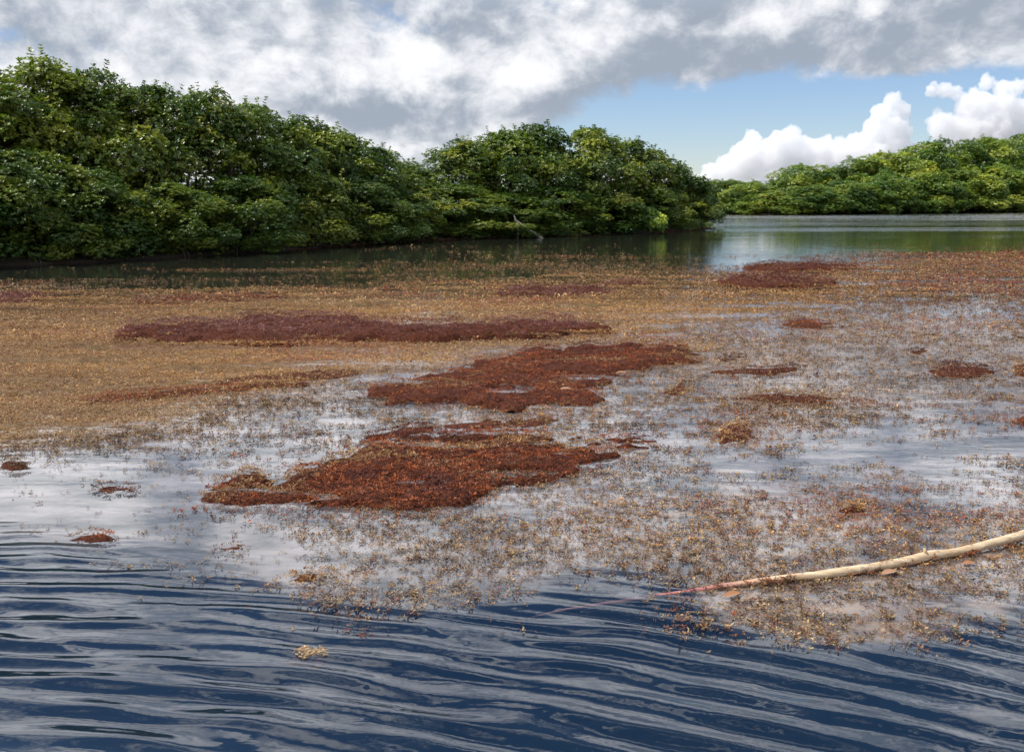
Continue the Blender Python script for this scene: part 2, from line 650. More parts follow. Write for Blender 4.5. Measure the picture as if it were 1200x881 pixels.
    # stems, limbs and prop roots reaching into the crown
    parts = []
    ns = 3
    for s in range(ns):
        an = g.uniform(0, 2 * math.pi)
        fo = np.array([math.cos(an), math.sin(an), 0]) * Rr * g.uniform(0.05, 0.3)
        tp = np.array([math.cos(an), math.sin(an), 0]) * Rr * g.uniform(0.25, 0.5) + np.array([0, 0, Hh * g.uniform(0.55, 0.75)])
        tt = np.linspace(0, 1, 7)[:, None]
        pts = fo * (1 - tt) + tp * tt + np.concatenate([[np.zeros(3)], g.normal(0, 0.04 * Rr, (5, 3)), [np.zeros(3)]])
        pts[0, 2] = -0.15
        parts.append(tube(pts, np.linspace(0.075, 0.03, 7) * Rr / 2, 7))
        for b in range(5):
            q = pts[g.integers(2, 6)]
            e = C[g.integers(0, nc)]
            mid = (q + e) / 2 + np.array([0, 0, 0.12 * Rr])
            parts.append(tube(np.stack([q, (q + mid) / 2, mid, (mid + e) / 2 + np.array([0, 0, .05]), e]), np.array([.034, .029, .024, .018, .01]) * Rr / 2, 5))
    for s in range(9):
        an = g.uniform(0, 2 * math.pi)
        o_ = np.array([math.cos(an), math.sin(an), 0])
        r1 = Rr * g.uniform(0.4, 0.85)
        z1 = g.uniform(0.5, 1.0) * Rr / 2
        pts = [o_ * r1 * .25 + [0, 0, z1], o_ * r1 * .55 + [0, 0, z1 * .92], o_ * r1 * .85 + [0, 0, z1 * .55], o_ * r1 + [0, 0, -0.2]]
        parts.append(tube(np.array(pts), np.array([.022, .02, .018, .015]) * Rr / 2, 5))
    tv, tf = join(parts)
    tm = mesh_from('trunk', tv, tf, None, True, [mt])
    return me, tm


NEAR = [make_crown(100 + i, 2.0, 4.6, 92, 88, 6, 0.091, False, 80) for i in range(4)]
FAR = [make_crown(200 + i, 4.0, 7.5, 92, 74, 5, 0.22, False, 40, 1.3) for i in range(3)]
ORD = ['first', 'second', 'third', 'fourth', 'fifth', 'sixth', 'seventh', 'eighth', 'ninth', 'tenth', 'eleventh', 'twelfth', 'thirteenth', 'fourteenth']
tcount = [0]


def tree(kind, x, y, z, rad, hgt, label, group, rot=None, deep=1.0):
    """one mangrove: Empty at its foot > crown, trunk"""
    i = tcount[0]
    tcount[0] += 1
    lib, r0, h0 = (NEAR, 2.0, 5.15) if kind == 'near' else (FAR, 4.0, 7.8)
    me, tm = lib[i % len(lib)]
    e = bpy.data.objects.new('mangrove_tree', None)
    col.objects.link(e)
    e.location = (x, y, z)
    e.rotation_euler = (0, 0, i * 2.4 if rot is None else rot)
    e.scale = (rad / r0, rad / r0 * deep, hgt / h0)
    tag(e, label, 'tree', group)
    obj('crown', me, e)
    obj('trunk', tm, e)
    return e


def plant_row(kind, spec, what, group, back):
    """spec: (photo x of the middle, photo y of the shore there, photo y of the top, radius m, metres behind the shore)"""
    for j, (px, pyb, pyt, rad, bk) in enumerate(spec):
        x0, y0 = (float(c) for c in ground(px, pyb))
        l = math.hypot(x0, y0)
        x, y = x0 * (1 + bk / l), y0 * (1 + bk / l)
        z = 0.0
        # height so that the top reaches the given line of sight
        v = -(pyt - 440.5) / FPX
        dy = math.cos(PITCH) + v * math.sin(PITCH)
        dz = -math.sin(PITCH) + v * math.cos(PITCH)
        top = CAM_H + dz / dy * y
        tree(kind, x, y, z, rad, top - z, what % ORD[len(spec) - 1 - j if back else j], group)


plant_row('near', [(-175, 323, 195, 2.1, 1.7), (-70, 317, 178, 1.9, 1.6), (35, 311, 172, 1.7, 1.5), (120, 307, 196, 1.5, 1.4), (200, 303, 212, 1.6, 1.4),
                   (285, 298, 205, 1.7, 1.5), (352, 292, 196, 1.7, 1.6), (410, 288, 206, 1.8, 1.7), (462, 284, 214, 1.9, 1.7)],
          'low mangrove at the waterline of the near bank, %s counting from the domed point', 'front mangroves of the near bank', True)
plant_row('near', [(-230, 325, 40, 2.9, 5.0), (-120, 320, 52, 2.7, 4.6), (-15, 313, 64, 2.5, 4.4), (62, 309, 62, 2.3, 4.2), (125, 306, 78, 2.2, 4.0), (190, 302, 96, 2.2, 4.0),
                   (255, 299, 103, 2.2, 4.0), (312, 295, 117, 2.2, 4.0), (362, 291, 136, 2.2, 4.2), (406, 288, 154, 2.2, 4.4), (442, 285, 172, 2.2, 4.6), (478, 282, 192, 2.0, 4.8)],
          'tall mangrove on the near bank skyline, %s counting from the domed point', 'skyline mangroves of the near bank', True)
plant_row('near', [(535, 280, 215, 2.4, 2.0), (590, 279, 226, 2.2, 1.8), (645, 277, 218, 2.3, 1.9), (700, 275, 224, 2.2, 1.9), (752, 272, 220, 2.2, 1.8), (792, 270, 226, 1.8, 1.7)],
          'mangrove at the water on the dome-shaped point, %s counting towards its tip', 'front mangroves of the point', False)
plant_row('near', [(546, 280, 162, 2.3, 5.0), (586, 279, 149, 2.6, 5.0), (632, 277, 144, 2.8, 5.0), (686, 276, 147, 2.7, 4.8), (738, 273, 163, 2.6, 4.6), (774, 271, 182, 2.3, 4.2), (801, 269.5, 206, 1.7, 3.2)],
          'mangrove forming the domed skyline of the point, %s counting towards its tip', 'skyline mangroves of the point', False)
plant_row('far', [(838, 251, 214, 3.6, 6), (860, 251, 213, 3.4, 9), (882, 251.5, 215, 3.2, 4)],
          'yellow-green mangrove in the gap behind the point, %s counting from its tip', 'mangroves in the gap', False)
plant_row('far', [(905, 252, 226, 3.2, 3.5), (945, 251.5, 219, 3.6, 3.5), (990, 251, 214, 3.9, 3.8), (1035, 250.5, 208, 4.0, 3.8), (1080, 250, 204, 4.4, 4.0), (1125, 249.3, 202, 4.4, 4.2), (1168, 248.7, 198, 4.5, 4.4), (1212, 248, 196, 4.7, 4.4), (1270, 247.6, 190, 5, 4.6), (1340, 247.3, 186, 5, 4.6)],
          'mangrove at the foot of the far shore, %s counting from the gap', 'front mangroves of the far shore', False)
plant_row('far', [(938, 251.5, 195, 4.2, 13), (975, 251, 199, 4.2, 13), (1008, 250.8, 189, 4.4, 13), (1045, 250.4, 181, 4.6, 13), (1082, 250, 170, 5.0, 14), (1122, 249.4, 172, 5.0, 14), (1160, 248.8, 165, 5.2, 14), (1202, 248.1, 158, 5.5, 15), (1265, 247.6, 150, 6, 15), (1340, 247.3, 144, 6, 15)],
          'tall mangrove on the skyline of the far shore, %s counting from the gap', 'skyline mangroves of the far shore', False)

bxx, byy = (float(c) for c in ground(752, 272))
bush_crown, bush_stem = make_crown(150, 0.95, 1.0, 22, 40, 6, 0.10, False, 10, 2.0)
bush = bpy.data.objects.new('mangrove_bush', None)
col.objects.link(bush)
bush.location = (bxx, byy - 1.5, 0.0)
tag(bush, 'little bright yellow-green bush at the water below the domed point', 'bush')
obj('crown', bush_crown, bush)
obj('trunk', bush_stem, bush)

# ------------------------------------------------------------------ sargassum
ms, n = material("sargassum")
tcol = attr(n, 'tint')
pb = principled(n, Base_Color=tcol, Roughness=0.5, Specular_IOR_Level=0.25)
tl = n.n('ShaderNodeBsdfTranslucent')
n.put(tl.inputs[0], tcol)
finish(n, n.mixs(0.18, pb, tl.outputs[0]))
mc, n = material("sargassum_core")
geo = n.n('ShaderNodeNewGeometry')
f = n.noise(geo.outputs['Position'], 45, 5, 0.7)
bpn = n.n('ShaderNodeBump')
bpn.inputs['Distance'].default_value = 0.02
n.put(bpn.inputs['Height'], f)
finish(n, principled(n, Base_Color=n.mixc(n.ss(f, 0.35, 0.65), (0.045, 0.013, 0.007), (0.14, 0.043, 0.021)), Roughness=0.8, Specular_IOR_Level=0.1, Normal=bpn.outputs[0]))


def tuft_lib(seed, count, leaves, kite, flat):
    """small branching sprigs about one unit across; each leaf a folded blade"""
    g = np.random.default_rng(seed)
    out = []
    for c in range(count):
        V = []
        for l in range(leaves):
            th = 2 * math.pi * (l + g.uniform(-.4, .4)) / leaves
            up = g.uniform(0.05, 0.75) * flat
            o_ = np.array([math.cos(th), math.sin(th), 0])
            p0 = o_ * g.uniform(0.0, 0.22) + np.array([g.normal(0, .10), g.normal(0, .10), 0.04 + g.uniform(0, .10) * flat])
            dd = nrm(o_ + np.array([0, 0, up]) + g.normal(0, 0.25, 3) * np.array([1, 1, .4]))
            sd = nrm(np.cross(dd, [0, 0, 1.0]) + g.normal(0, 0.25, 3))
            ln = g.uniform(0.26, 0.50)
            wd = ln * g.uniform(0.14, 0.24)
            n_ = np.cross(sd, dd)
            V += [p0, p0 + dd * ln * .5 + sd * wd + n_ * .03, p0 + dd * ln - np.array([0, 0, .05]), p0 + dd * ln * .5 - sd * wd + n_ * .03]
        V = np.array(V)
        V[:, 2] = np.maximum(V[:, 2], 0.0)
        out.append(V)
    return np.array(out)                                  # (count, leaves*4, 3)


LIB_NEAR = tuft_lib(1, 14, 7, True, 1.0)
LIB_FAR = tuft_lib(2, 12, 4, True, 0.65)


def tufts(lib, P, size, colr, g, tilt=0.25):
    """place a sprig of the library at each point -> verts, faces, colours"""
    n_, (K, M, _) = len(P), lib.shape
    k = g.integers(0, K, n_)
    T = lib[k] * size[:, None, None]
    a = g.uniform(0, 2 * math.pi, n_)
    ca, sa = np.cos(a)[:, None], np.sin(a)[:, None]
    x = T[..., 0] * ca - T[..., 1] * sa
    y = T[..., 0] * sa + T[..., 1] * ca
    tx, ty = g.normal(0, tilt, n_)[:, None], g.normal(0, tilt, n_)[:, None]
    z = T[..., 2] + np.maximum(0, x * tx + y * ty)
    V = np.stack([x + P[:, 0:1], y + P[:, 1:2], z + P[:, 2:3]], -1).reshape(-1, 3)
    q = (np.arange(n_ * M // 4) * 4)[:, None]
    F = np.concatenate([q + np.array([[0, 1, 2]]), q + np.array([[0, 2, 3]])])
    lc = np.repeat(colr[:, None], M // 4, 1) * np.exp(g.normal(-0.03, 0.25, (n_, M // 4, 1)))
    C = np.repeat(lc.reshape(-1, 3), 4, axis=0)
    return V, F, C


GOLD = np.array([0.440, 0.248, 0.092])
OLIVE = np.array([0.325, 0.220, 0.095])
BROWN = np.array([0.270, 0.135, 0.070])
RUST = np.array([0.310, 0.080, 0.020])
MAROON = np.array([0.105, 0.025, 0.015])
MAUVE = np.array([0.200, 0.082, 0.070])
STRAW = np.array([0.46, 0.31, 0.15])
g = np.random.default_rng(7)

# scatter over the picture's footprint on the water (and some way beyond its sides)
SV, SF, SC = [], [], []
DV, DF, DC = [], [], []


def add(bucket, vfc):
    v, f_, c = vfc
    V_, F_, C_ = bucket
    off = sum(len(q) for q in V_)
    V_.append(v); F_.append(f_ + off); C_.append(c)


# (y near, y far, base tuft size, tufts per square metre at full cover, library)
BANDS = [(2.9, 5.2, 0.025, 3900, LIB_NEAR), (5.2, 7.5, 0.031, 2600, LIB_NEAR), (7.5, 10.5, 0.038, 1350, LIB_FAR), (10.5, 15, 0.050, 760, LIB_FAR), (15, 24, 0.068, 350, LIB_FAR), (24, 40, 0.10, 120, LIB_FAR)]
for (y0, y1, size, per, lib) in BANDS:
    half0, half1 = y0 * 0.62 + 2.2, y1 * 0.62 + 2.2
    area = (half0 + half1) * (y1 - y0)
    N = int(area * per)
    y = g.uniform(y0, y1, N)
    x = g.uniform(-1, 1, N) * (half0 + (half1 - half0) * (y - y0) / (y1 - y0))
    c = cover_at(x, y)
    # patchiness: streaks drawn out across the view plus finer clots
    s1 = fbm(x * 0.55, y * 1.5, 21)
    s2 = fbm(x * 2.6, y * 4.6, 22)
    s3 = fbm(x * 9.0, y * 13.0, 23, 3)
    p = c * 1.05 + (s1 - 0.5) * 0.55 + (s2 - 0.5) * 0.65 + (s3 - 0.5) * 0.85
    ceil_ = 0.62 + 0.38 * sstep(c, 0.35, 0.95)
    far_ = sstep(y, 11.0, 17.0)
    p = p + far_ * (1.1 * (fbm(x * 0.16, y * 0.75, 24, 3) - 0.5) - 0.06 * (c < 0.8))
    lev = sstep(p, 0.08, 0.78)
    prob = np.where(c > 0.015, lev * ceil_, 0)
    prob = prob * np.where(np.abs(x) > y * 0.62 + 0.35, 0.5, 1.0)      # thinner where only a step aside would see it
    keep = g.random(N) < prob
    x, y, c, lev = x[keep], y[keep], c[keep], lev[keep]
    N = len(x)
    px, py = pixel(x, y)
    # carpet of gold on the one side, mixed browns elsewhere, rustier towards the far edge
    t1 = fbm(x * 0.5 + 40, y * 1.1, 31)
    t2 = np.clip(g.random(N) + 1.3 * (fbm(x * 0.35 + 11, y * 0.9, 33, 3) - 0.5), 0, 0.97)
    rust = sstep(px, 760, 1150) * sstep(-py, -400, -320)
    base = np.where((t2 < np.where(c > 0.72, 0.50, 0.30))[:, None], GOLD, np.where((t2 < np.where(c > 0.72, 0.68, 0.48))[:, None], OLIVE, np.where((t2 < np.where(c > 0.72, 0.88, 0.82))[:, None], BROWN, np.where((t2 < 0.93)[:, None], MAUVE, STRAW))))
    base = base * ((0.75 + 0.5 * t1) * (0.62 + 0.72 * fbm(x * 0.45 + 3, y * 2.6, 37, 3)))[:, None]
    base = base * np.where((c < 0.72) & (g.random(N) < 0.38), 0.42, 1.0)[:, None]
    rsel = g.random(N) < (rust * 0.45 + 0.55 * sstep(t1, 0.55, 0.75))
    base = np.where(rsel[:, None], np.where((g.random(N) < 0.35)[:, None], RUST, np.where((g.random(N) < 0.5)[:, None], BROWN, MAUVE * 1.2)) * 1.05, base)
    sz = size * np.minimum(np.exp(g.normal(-0.04, 0.36, N)), 1.55) * (0.75 + 0.5 * lev)
    z = water_z(x, y) + 0.001 + (c > 0.7) * (0.012 * lev * g.random(N) + 0.055 * sstep(fbm(x * 0.9, y * 4.0, 35, 3), 0.52, 0.72))
    P = np.stack([x, y, z], 1)
    dense = c > 0.72
    if dense.any():
        add((DV, DF, DC), tufts(LIB_FAR, P[dense], sz[dense] * 1.12, base[dense], g))
    add((SV, SF, SC), tufts(lib, P[~dense], sz[~dense], base[~dense], g))
# wrack caught along the foot of the mangroves
sh = np.array(L_SHORE)
N = 5200
t = g.uniform(4.6, len(sh) - 1.02, N)
k = t.astype(int)
xy = sh[k] + (sh[k + 1] - sh[k]) * (t - k)[:, None]
off = -0.15 - 0.75 * g.random(N) ** 1.5 * fbm(t * 3, t * 0, 71)
x, y = xy[:, 0] - 0.15 * off, xy[:, 1] + off
keep = g.random(N) < sstep(fbm(t * 2.5, t * 0 + 3, 72), 0.3, 0.6)
x, y = x[keep], y[keep]
N = len(x)
add((SV, SF, SC), tufts(LIB_FAR, np.stack([x, y, np.full(N, 0.002)], 1), 0.10 * np.exp(g.normal(0, .3, N)), np.where((g.random(N) < .5)[:, None], BROWN, MAUVE) * g.uniform(.8, 1.3, N)[:, None], g))
loose = obj('loose_sargassum', mesh_from('loose_sargassum', np.concatenate(SV), np.concatenate(SF), np.concatenate(SC), False, [ms]))
tag(loose, 'scattered golden-brown sargassum sprigs drifting on the calm water', 'seaweed', kind='stuff')
carpet = obj('sargassum_carpet', mesh_from('sargassum_carpet', np.concatenate(DV), np.concatenate(DF), np.concatenate(DC), False, [ms]))
tag(carpet, 'dense golden sargassum carpet floating across the lagoon', 'seaweed', kind='stuff')


def in_poly(x, y, poly):
    r = np.zeros(len(x), bool)
    m = len(poly)
    for i in range(m):
        x0, y0 = poly[i]
        x1, y1 = poly[(i + 1) % m]
        c = ((y0 > y) != (y1 > y)) & (x < (x1 - x0) * (y - y0) / (y1 - y0 + 1e-12) + x0)
        r ^= c
    return r


def edge_dist(x, y, poly):
    best = np.full(len(x), 1e9)
    m = len(poly)
    for i in range(m):
        ax_, ay = poly[i]
        bx2, by2 = poly[(i + 1) % m]
        dx, dy = bx2 - ax_, by2 - ay
        t = np.clip(((x - ax_) * dx + (y - ay) * dy) / (dx * dx + dy * dy + 1e-12), 0, 1)
        best = np.minimum(best, np.hypot(x - ax_ - t * dx, y - ay - t * dy))
    return best


def mat(points, height, label, cols, seed, holes=0.0, fill=1.0, squash=1.0):
    """a raised raft of tangled weed: lumpy core + sprigs all over it. points: outline on the water as seen in the photo"""
    g = np.random.default_rng(seed)
    poly = np.array(gpts(points))
    cx, cy = poly.mean(0)
    lo, hi = poly.min(0), poly.max(0)
    dist_ = math.hypot(cx, cy)
    size = 0.034 if dist_ < 6.5 else (0.040 if dist_ < 9 else (0.055 if dist_ < 14 else 0.080))
    lib = LIB_NEAR if dist_ < 6.5 else LIB_FAR
    area = abs(0.5 * np.sum(poly[:, 0] * np.roll(poly[:, 1], -1) - np.roll(poly[:, 0], -1) * poly[:, 1]))
    wid = 2.0 * area / (np.hypot(*(hi - lo)) + 1e-6)
    ew = max(0.04, min(0.15, wid * 0.34))

    def height_at(x, y):
        wxx = x + (0.10 * wid + 0.05) * (fbm(x * 3.6, y * 3.6, seed) - 0.5) * 2.4
        wyy = y + (0.10 * wid + 0.05) * (fbm(x * 3.6 + 9, y * 3.6, seed + 1) - 0.5) * 2.4
        ins = in_poly(wxx, wyy, poly)
        ed = edge_dist(wxx, wyy, poly)
        h = np.where(ins, np.sqrt(np.clip(ed / ew, 0, 1)), 0)
        lump = fbm(x * 4.5, y * 5.5, seed + 2)
        fine = fbm(x * 16, y * 20, seed + 3, 3)
        hh = height * h * (0.25 + 0.95 * lump + 0.45 * (fine - 0.5))
        if holes:
            hole = sstep(fbm(x * 1.7 + 3, y * 6.0, seed + 5), 0.60 - 0.12 * holes, 0.70) * 0.9
            hh = hh * (1 - hole) - hole * 0.01
            h = h * (1 - hole)
        return hh, h

    step = max(0.02, min(0.06, dist_ * 0.0035))
    mx = np.arange(lo[0] - .15, hi[0] + .15, step)
    my = np.arange(lo[1] - .15, hi[1] + .15, step)
    MX, MY = np.meshgrid(mx, my)
    hh, h = height_at(MX.ravel(), MY.ravel())
    hh = np.where(h > 0.40, hh * 0.65 - 0.012, -0.035)
    ii = np.arange(MX.size).reshape(MX.shape)
    Fq = np.stack([ii[:-1, :-1], ii[:-1, 1:], ii[1:, 1:], ii[1:, :-1]], -1).reshape(-1, 4)
    on = (h[Fq] > 0.02).sum(1) >= 2
    Fq = Fq[on]
    used = np.unique(Fq)
    remap = np.full(MX.size, -1)
    remap[used] = np.arange(len(used))
    CV = np.stack([MX.ravel(), MY.ravel(), hh], 1)[used] - np.array([cx, cy, 0])
    CF = remap[Fq]
    per = fill * 2.1 / (size * size)
    N = int((hi[0] - lo[0] + .4) * (hi[1] - lo[1] + .4) * per)
    x = g.uniform(lo[0] - .2, hi[0] + .2, N)
    y = g.uniform(lo[1] - .2, hi[1] + .2, N)
    hh, h = height_at(x, y)
    nz = fbm(x * 7, y * 10, seed + 7, 3)
    keep = g.random(N) < sstep(h + (nz - .5) * .7, 0.02, 0.55)
    if area <= 0.15:
        keep &= h > 0.15
    stray = (~keep) & (edge_dist(x, y, poly) < 0.20 * g.random(N) + 0.04) & (g.random(N) < (0.16 if area > 0.15 else 0.0))
    sel = keep | stray
    x, y, hh = x[sel], y[sel], np.maximum(hh[sel], 0.001)
    N = len(x)
    tone = fbm(x * 2.2, y * 5.0, seed + 8)
    cidx = np.clip((tone - .28) / .44 * len(cols) + g.normal(0, .55, N), 0, len(cols) - 1e-3).astype(int)
    base = np.array(cols)[cidx] * g.uniform(.7, 1.25, N)[:, None]
    P = np.stack([x - cx, y - cy, hh], 1)
    V, F_, C_ = tufts(lib, P, size * np.exp(g.normal(0, .28, N)), base, g, 0.35)
    V[:, 2] = (V[:, 2] - np.repeat(P[:, 2], lib.shape[1])) * squash + np.repeat(P[:, 2], lib.shape[1])
    nC = len(CV)
    allV = np.concatenate([CV, V])
    allC = np.concatenate([np.full((nC, 3), 0.1), C_])
    fm = np.concatenate([np.zeros(len(CF)), np.ones(len(F_))])
    me = mesh_from('sargassum_mat', allV, [CF, F_ + nC], allC, False, [mc, ms], fm)
    o = obj('sargassum_mat', me, None, (cx, cy, 0))
    return tag(o, label, 'seaweed mat', 'rafts of sargassum')


RED = [MAROON, RUST, RUST, RUST, BROWN, GOLD * 0.8]
PUR = [MAROON, MAUVE, MAUVE, MAUVE * 1.15]
GLD = [BROWN, GOLD, GOLD, OLIVE]
DRK = [MAROON, MAROON, BROWN]
mat([(120, 398), (160, 388), (220, 384), (300, 378), (380, 373), (430, 379), (480, 386), (560, 386), (640, 381), (690, 380), (712, 388), (640, 397), (560, 401), (440, 404), (320, 405), (220, 406)], 0.20,
    'longest raft, a narrow purplish-brown sargassum ridge across the golden carpet', PUR, 301)
mat([(436, 458), (500, 443), (560, 424), (640, 410), (720, 405), (800, 406), (818, 424), (770, 436), (735, 444), (702, 456), (704, 474), (600, 479), (480, 477), (445, 469)], 0.10,
    'broad rusty sargassum raft with a notched edge, behind the biggest raft', RED, 302, holes=0.5)
mat([(238, 588), (300, 560), (350, 544), (405, 537), (440, 517), (500, 506), (560, 508), (640, 507), (745, 511), (778, 521), (752, 532), (670, 554), (585, 578), (480, 598), (380, 607), (300, 604)], 0.085,
    'biggest rust-red sargassum raft, closest to the open water', RED, 303, holes=0.8)
mat([(420, 513), (460, 503), (505, 497), (518, 505), (470, 514), (430, 519)], 0.06, 'slim dark maroon strip against the top edge of the biggest raft', DRK, 304)
mat([(515, 500), (560, 490), (620, 486), (668, 492), (655, 502), (600, 503), (550, 506)], 0.04, 'thin broken brown strip between the two broad rusty rafts', [BROWN, OLIVE, RUST], 305, fill=0.6)
mat([(68, 634), (90, 625), (130, 622), (150, 628), (140, 636), (100, 639)], 0.05, 'small oval brown raft alone at the ripple edge', RED, 306)
mat([(105, 574), (130, 566), (165, 568), (160, 578), (120, 581)], 0.035, 'small loose maroon clump on the pale bare water', DRK, 307, fill=0.7)
mat([(828, 512), (845, 499), (875, 497), (888, 508), (872, 520), (840, 522)], 0.07, 'rounded golden-brown tuft mound beside the bare grey pool', GLD, 308)
mat([(848, 468), (890, 461), (950, 459), (995, 465), (980, 472), (900, 475)], 0.05, 'long low brown raft above the bare grey pool', [MAROON, BROWN, OLIVE], 309, fill=0.9)
mat([(832, 435), (870, 430), (935, 430), (940, 437), (890, 440), (840, 440)], 0.05, 'slim brown raft off the end of the notched rusty raft', DRK, 310)
mat([(1088, 436), (1110, 428), (1160, 430), (1168, 438), (1130, 444), (1095, 443)], 0.06, 'dark red oval raft in the blue-grey water near the frame edge', DRK, 311)
mat([(1085, 426), (1110, 422), (1140, 424), (1125, 429), (1095, 429)], 0.05, 'little maroon raft just behind the dark red oval one', DRK, 312)
mat([(972, 600), (990, 588), (1015, 590), (1020, 602), (995, 607)], 0.04, 'small golden-brown clump upslope of the pale log', GLD, 313)
mat([(1058, 412), (1075, 408), (1090, 411), (1075, 416)], 0.05, 'tiny maroon raft in the streaky blue water', DRK, 314)
mat([(908, 381), (930, 375), (975, 378), (972, 385), (930, 386)], 0.06, 'short reddish raft in front of the far dark-red ridge', [RUST, BROWN, MAUVE], 315)
mat([(830, 333), (860, 327), (920, 326), (960, 330), (988, 334), (960, 339), (880, 339)], 0.19, 'high dark-red ridge nearest the bright channel', DRK + [MAUVE], 316)
mat([(868, 315), (900, 311), (960, 311), (1008, 314), (980, 318), (900, 319)], 0.16, 'dark-red ridge farthest out, bordering the silver channel', DRK, 317)
mat([(575, 343), (620, 337), (690, 337), (725, 343), (680, 348), (600, 349)], 0.10, 'purplish raft in the golden carpet below the domed point', PUR, 318)
mat([(150, 354), (220, 349), (330, 346), (335, 350), (240, 356), (165, 358)], 0.09, 'thin red stripe of weed along the far edge of the golden carpet', [RUST, MAUVE, BROWN], 319)
mat([(85, 468), (150, 459), (220, 455), (300, 449), (360, 445), (360, 452), (260, 461), (180, 470), (110, 474)], 0.055, 'reddish ridge along the near edge of the golden carpet', [RUST, RUST, BROWN, GOLD], 320)
mat([(250, 447), (320, 438), (400, 432), (432, 433), (425, 440), (340, 449), (265, 455)], 0.06, 'bright gold ridge running on from the reddish one', [GOLD, GOLD, STRAW, BROWN], 321)
mat([(708, 597), (722, 588), (745, 590), (748, 599), (725, 603)], 0.03, 'small golden clump below the end of the biggest raft', GLD, 322, fill=0.8)
mat([(1184, 440), (1198, 424), (1235, 422), (1240, 440), (1205, 445)], 0.07, 'golden-brown raft cut by the frame edge, level with the dark red oval', GLD, 323)
mat([(1172, 494), (1190, 484), (1240, 482), (1250, 496), (1200, 500)], 0.05, 'brown raft cut by the frame edge above the grey pool', [BROWN, RUST, MAUVE], 324)
mat([(838, 422), (852, 415), (872, 416), (868, 422), (848, 425)], 0.04, 'tiny dark purple clump beyond the tip of the notched raft', [MAROON, MAROON * 0.7], 325)
mat([(228, 645), (250, 634), (285, 634), (292, 645), (260, 650)], 0.03, 'loose brownish clump between the oval raft and the golden sprigs', [MAROON, BROWN, MAUVE], 326, fill=0.55)
mat([(-30, 352), (10, 346), (60, 345), (62, 350), (20, 356), (-30, 358)], 0.10, 'mauve raft at the carpet edge below the tallest trees', PUR, 327)
mat([(700, 334), (730, 329), (765, 331), (755, 336), (715, 337)], 0.09, 'thin brown raft between the purplish raft and the dark-red ridge', [BROWN, MAUVE], 328)
mat([(0, 548), (10, 540), (34, 540), (36, 548), (12, 552)], 0.06, 'small dark olive clump on the shore of the golden carpet', [OLIVE * 0.5, OLIVE * 0.7, BROWN * .7], 329)
mat([(320, 684), (345, 671), (388, 672), (392, 684), (350, 690)], 0.025, 'loose golden clump near the ripples below the biggest raft', GLD, 330, fill=0.55)
mat([(322, 768), (345, 758), (385, 757), (388, 767), (350, 773)], 0.012, 'half-sunk pinkish clump alone among the blue ripples', [STRAW, BROWN * 1.3, STRAW], 331, fill=1.6, squash=0.12)
mat([(770, 462), (785, 446), (812, 448), (815, 462), (790, 468)], 0.03, 'loose olive-gold clump under the tip of the notched raft', [OLIVE, GOLD, OLIVE], 332, fill=0.55)

# ------------------------------------------------------------------ stripped log, bare branch, drifting leaves
mlog, n = material("bleached_wood")
geo = n.n('ShaderNodeNewGeometry')
tcn = n.n('ShaderNodeTexCoord')
p_ = tcn.outputs['Object']
gr = n.noise(n.scale(p_, (3, 40, 40)), 1.0, 6, 0.65)
sp_ = n.noise(p_, 14, 4, 0.6)
wood = n.mixc(n.ss(gr, 0.3, 0.7), (0.50, 0.33, 0.17), (0.80, 0.64, 0.42))
wood = n.mixc(n.ss(sp_, 0.55, 0.70), wood, (0.24, 0.13, 0.07))
sx_ = n.n('ShaderNodeSeparateXYZ')
n.put(sx_.inputs[0], p_)
wood = n.mixc(n.ss(n.math('ADD', sx_.outputs[0], n.math('MULTIPLY', sp_, 0.15)), -0.72, -0.28, 1.0, 0.0), wood, (0.44, 0.16, 0.14))
bpn = n.n('ShaderNodeBump')
bpn.inputs['Distance'].default_value = 0.008
n.put(bpn.inputs['Height'], gr)
finish(n, principled(n, Base_Color=wood, Roughness=0.55, Normal=bpn.outputs[0]))
LP = [(1420, 560, .10, 34), (1300, 593, .075, 32), (1200, 626, .040, 30), (1150, 640, .030, 30), (1110, 649, .024, 27), (1085, 653, .024, 31), (1045, 660, .024, 29), (1005, 667, .022, 29), (965, 673, .018, 27), (930, 677, .014, 23), (890, 682, .009, 20), (850, 687, .004, 17), (800, 694, -.004, 15), (750, 701, -.013, 13), (710, 707, -.024, 12), (670, 714, -.045, 9), (620, 724, -.11, 5)]
pts, rad = [], []
for px, py, z, r_ in LP:
    x, y = ground(px, py, z)
    pts.append((float(x), float(y), z)); rad.append(r_ / 1000.0)
pts, rad = np.array(pts), np.array(rad)
# smooth the line and the girth
q = np.linspace(0, len(pts) - 1, 110)
i_ = np.arange(len(pts))


def crom(a, q):
    k = np.clip(q.astype(int), 0, len(a) - 2)
    t = (q - k)[:, None]
    A = a[np.maximum(k - 1, 0)]; B = a[k]; C_ = a[k + 1]; D = a[np.minimum(k + 2, len(a) - 1)]
    return 0.5 * (2 * B + (C_ - A) * t + (2 * A - 5 * B + 4 * C_ - D) * t ** 2 + (3 * B - A - 3 * C_ + D) * t ** 3)


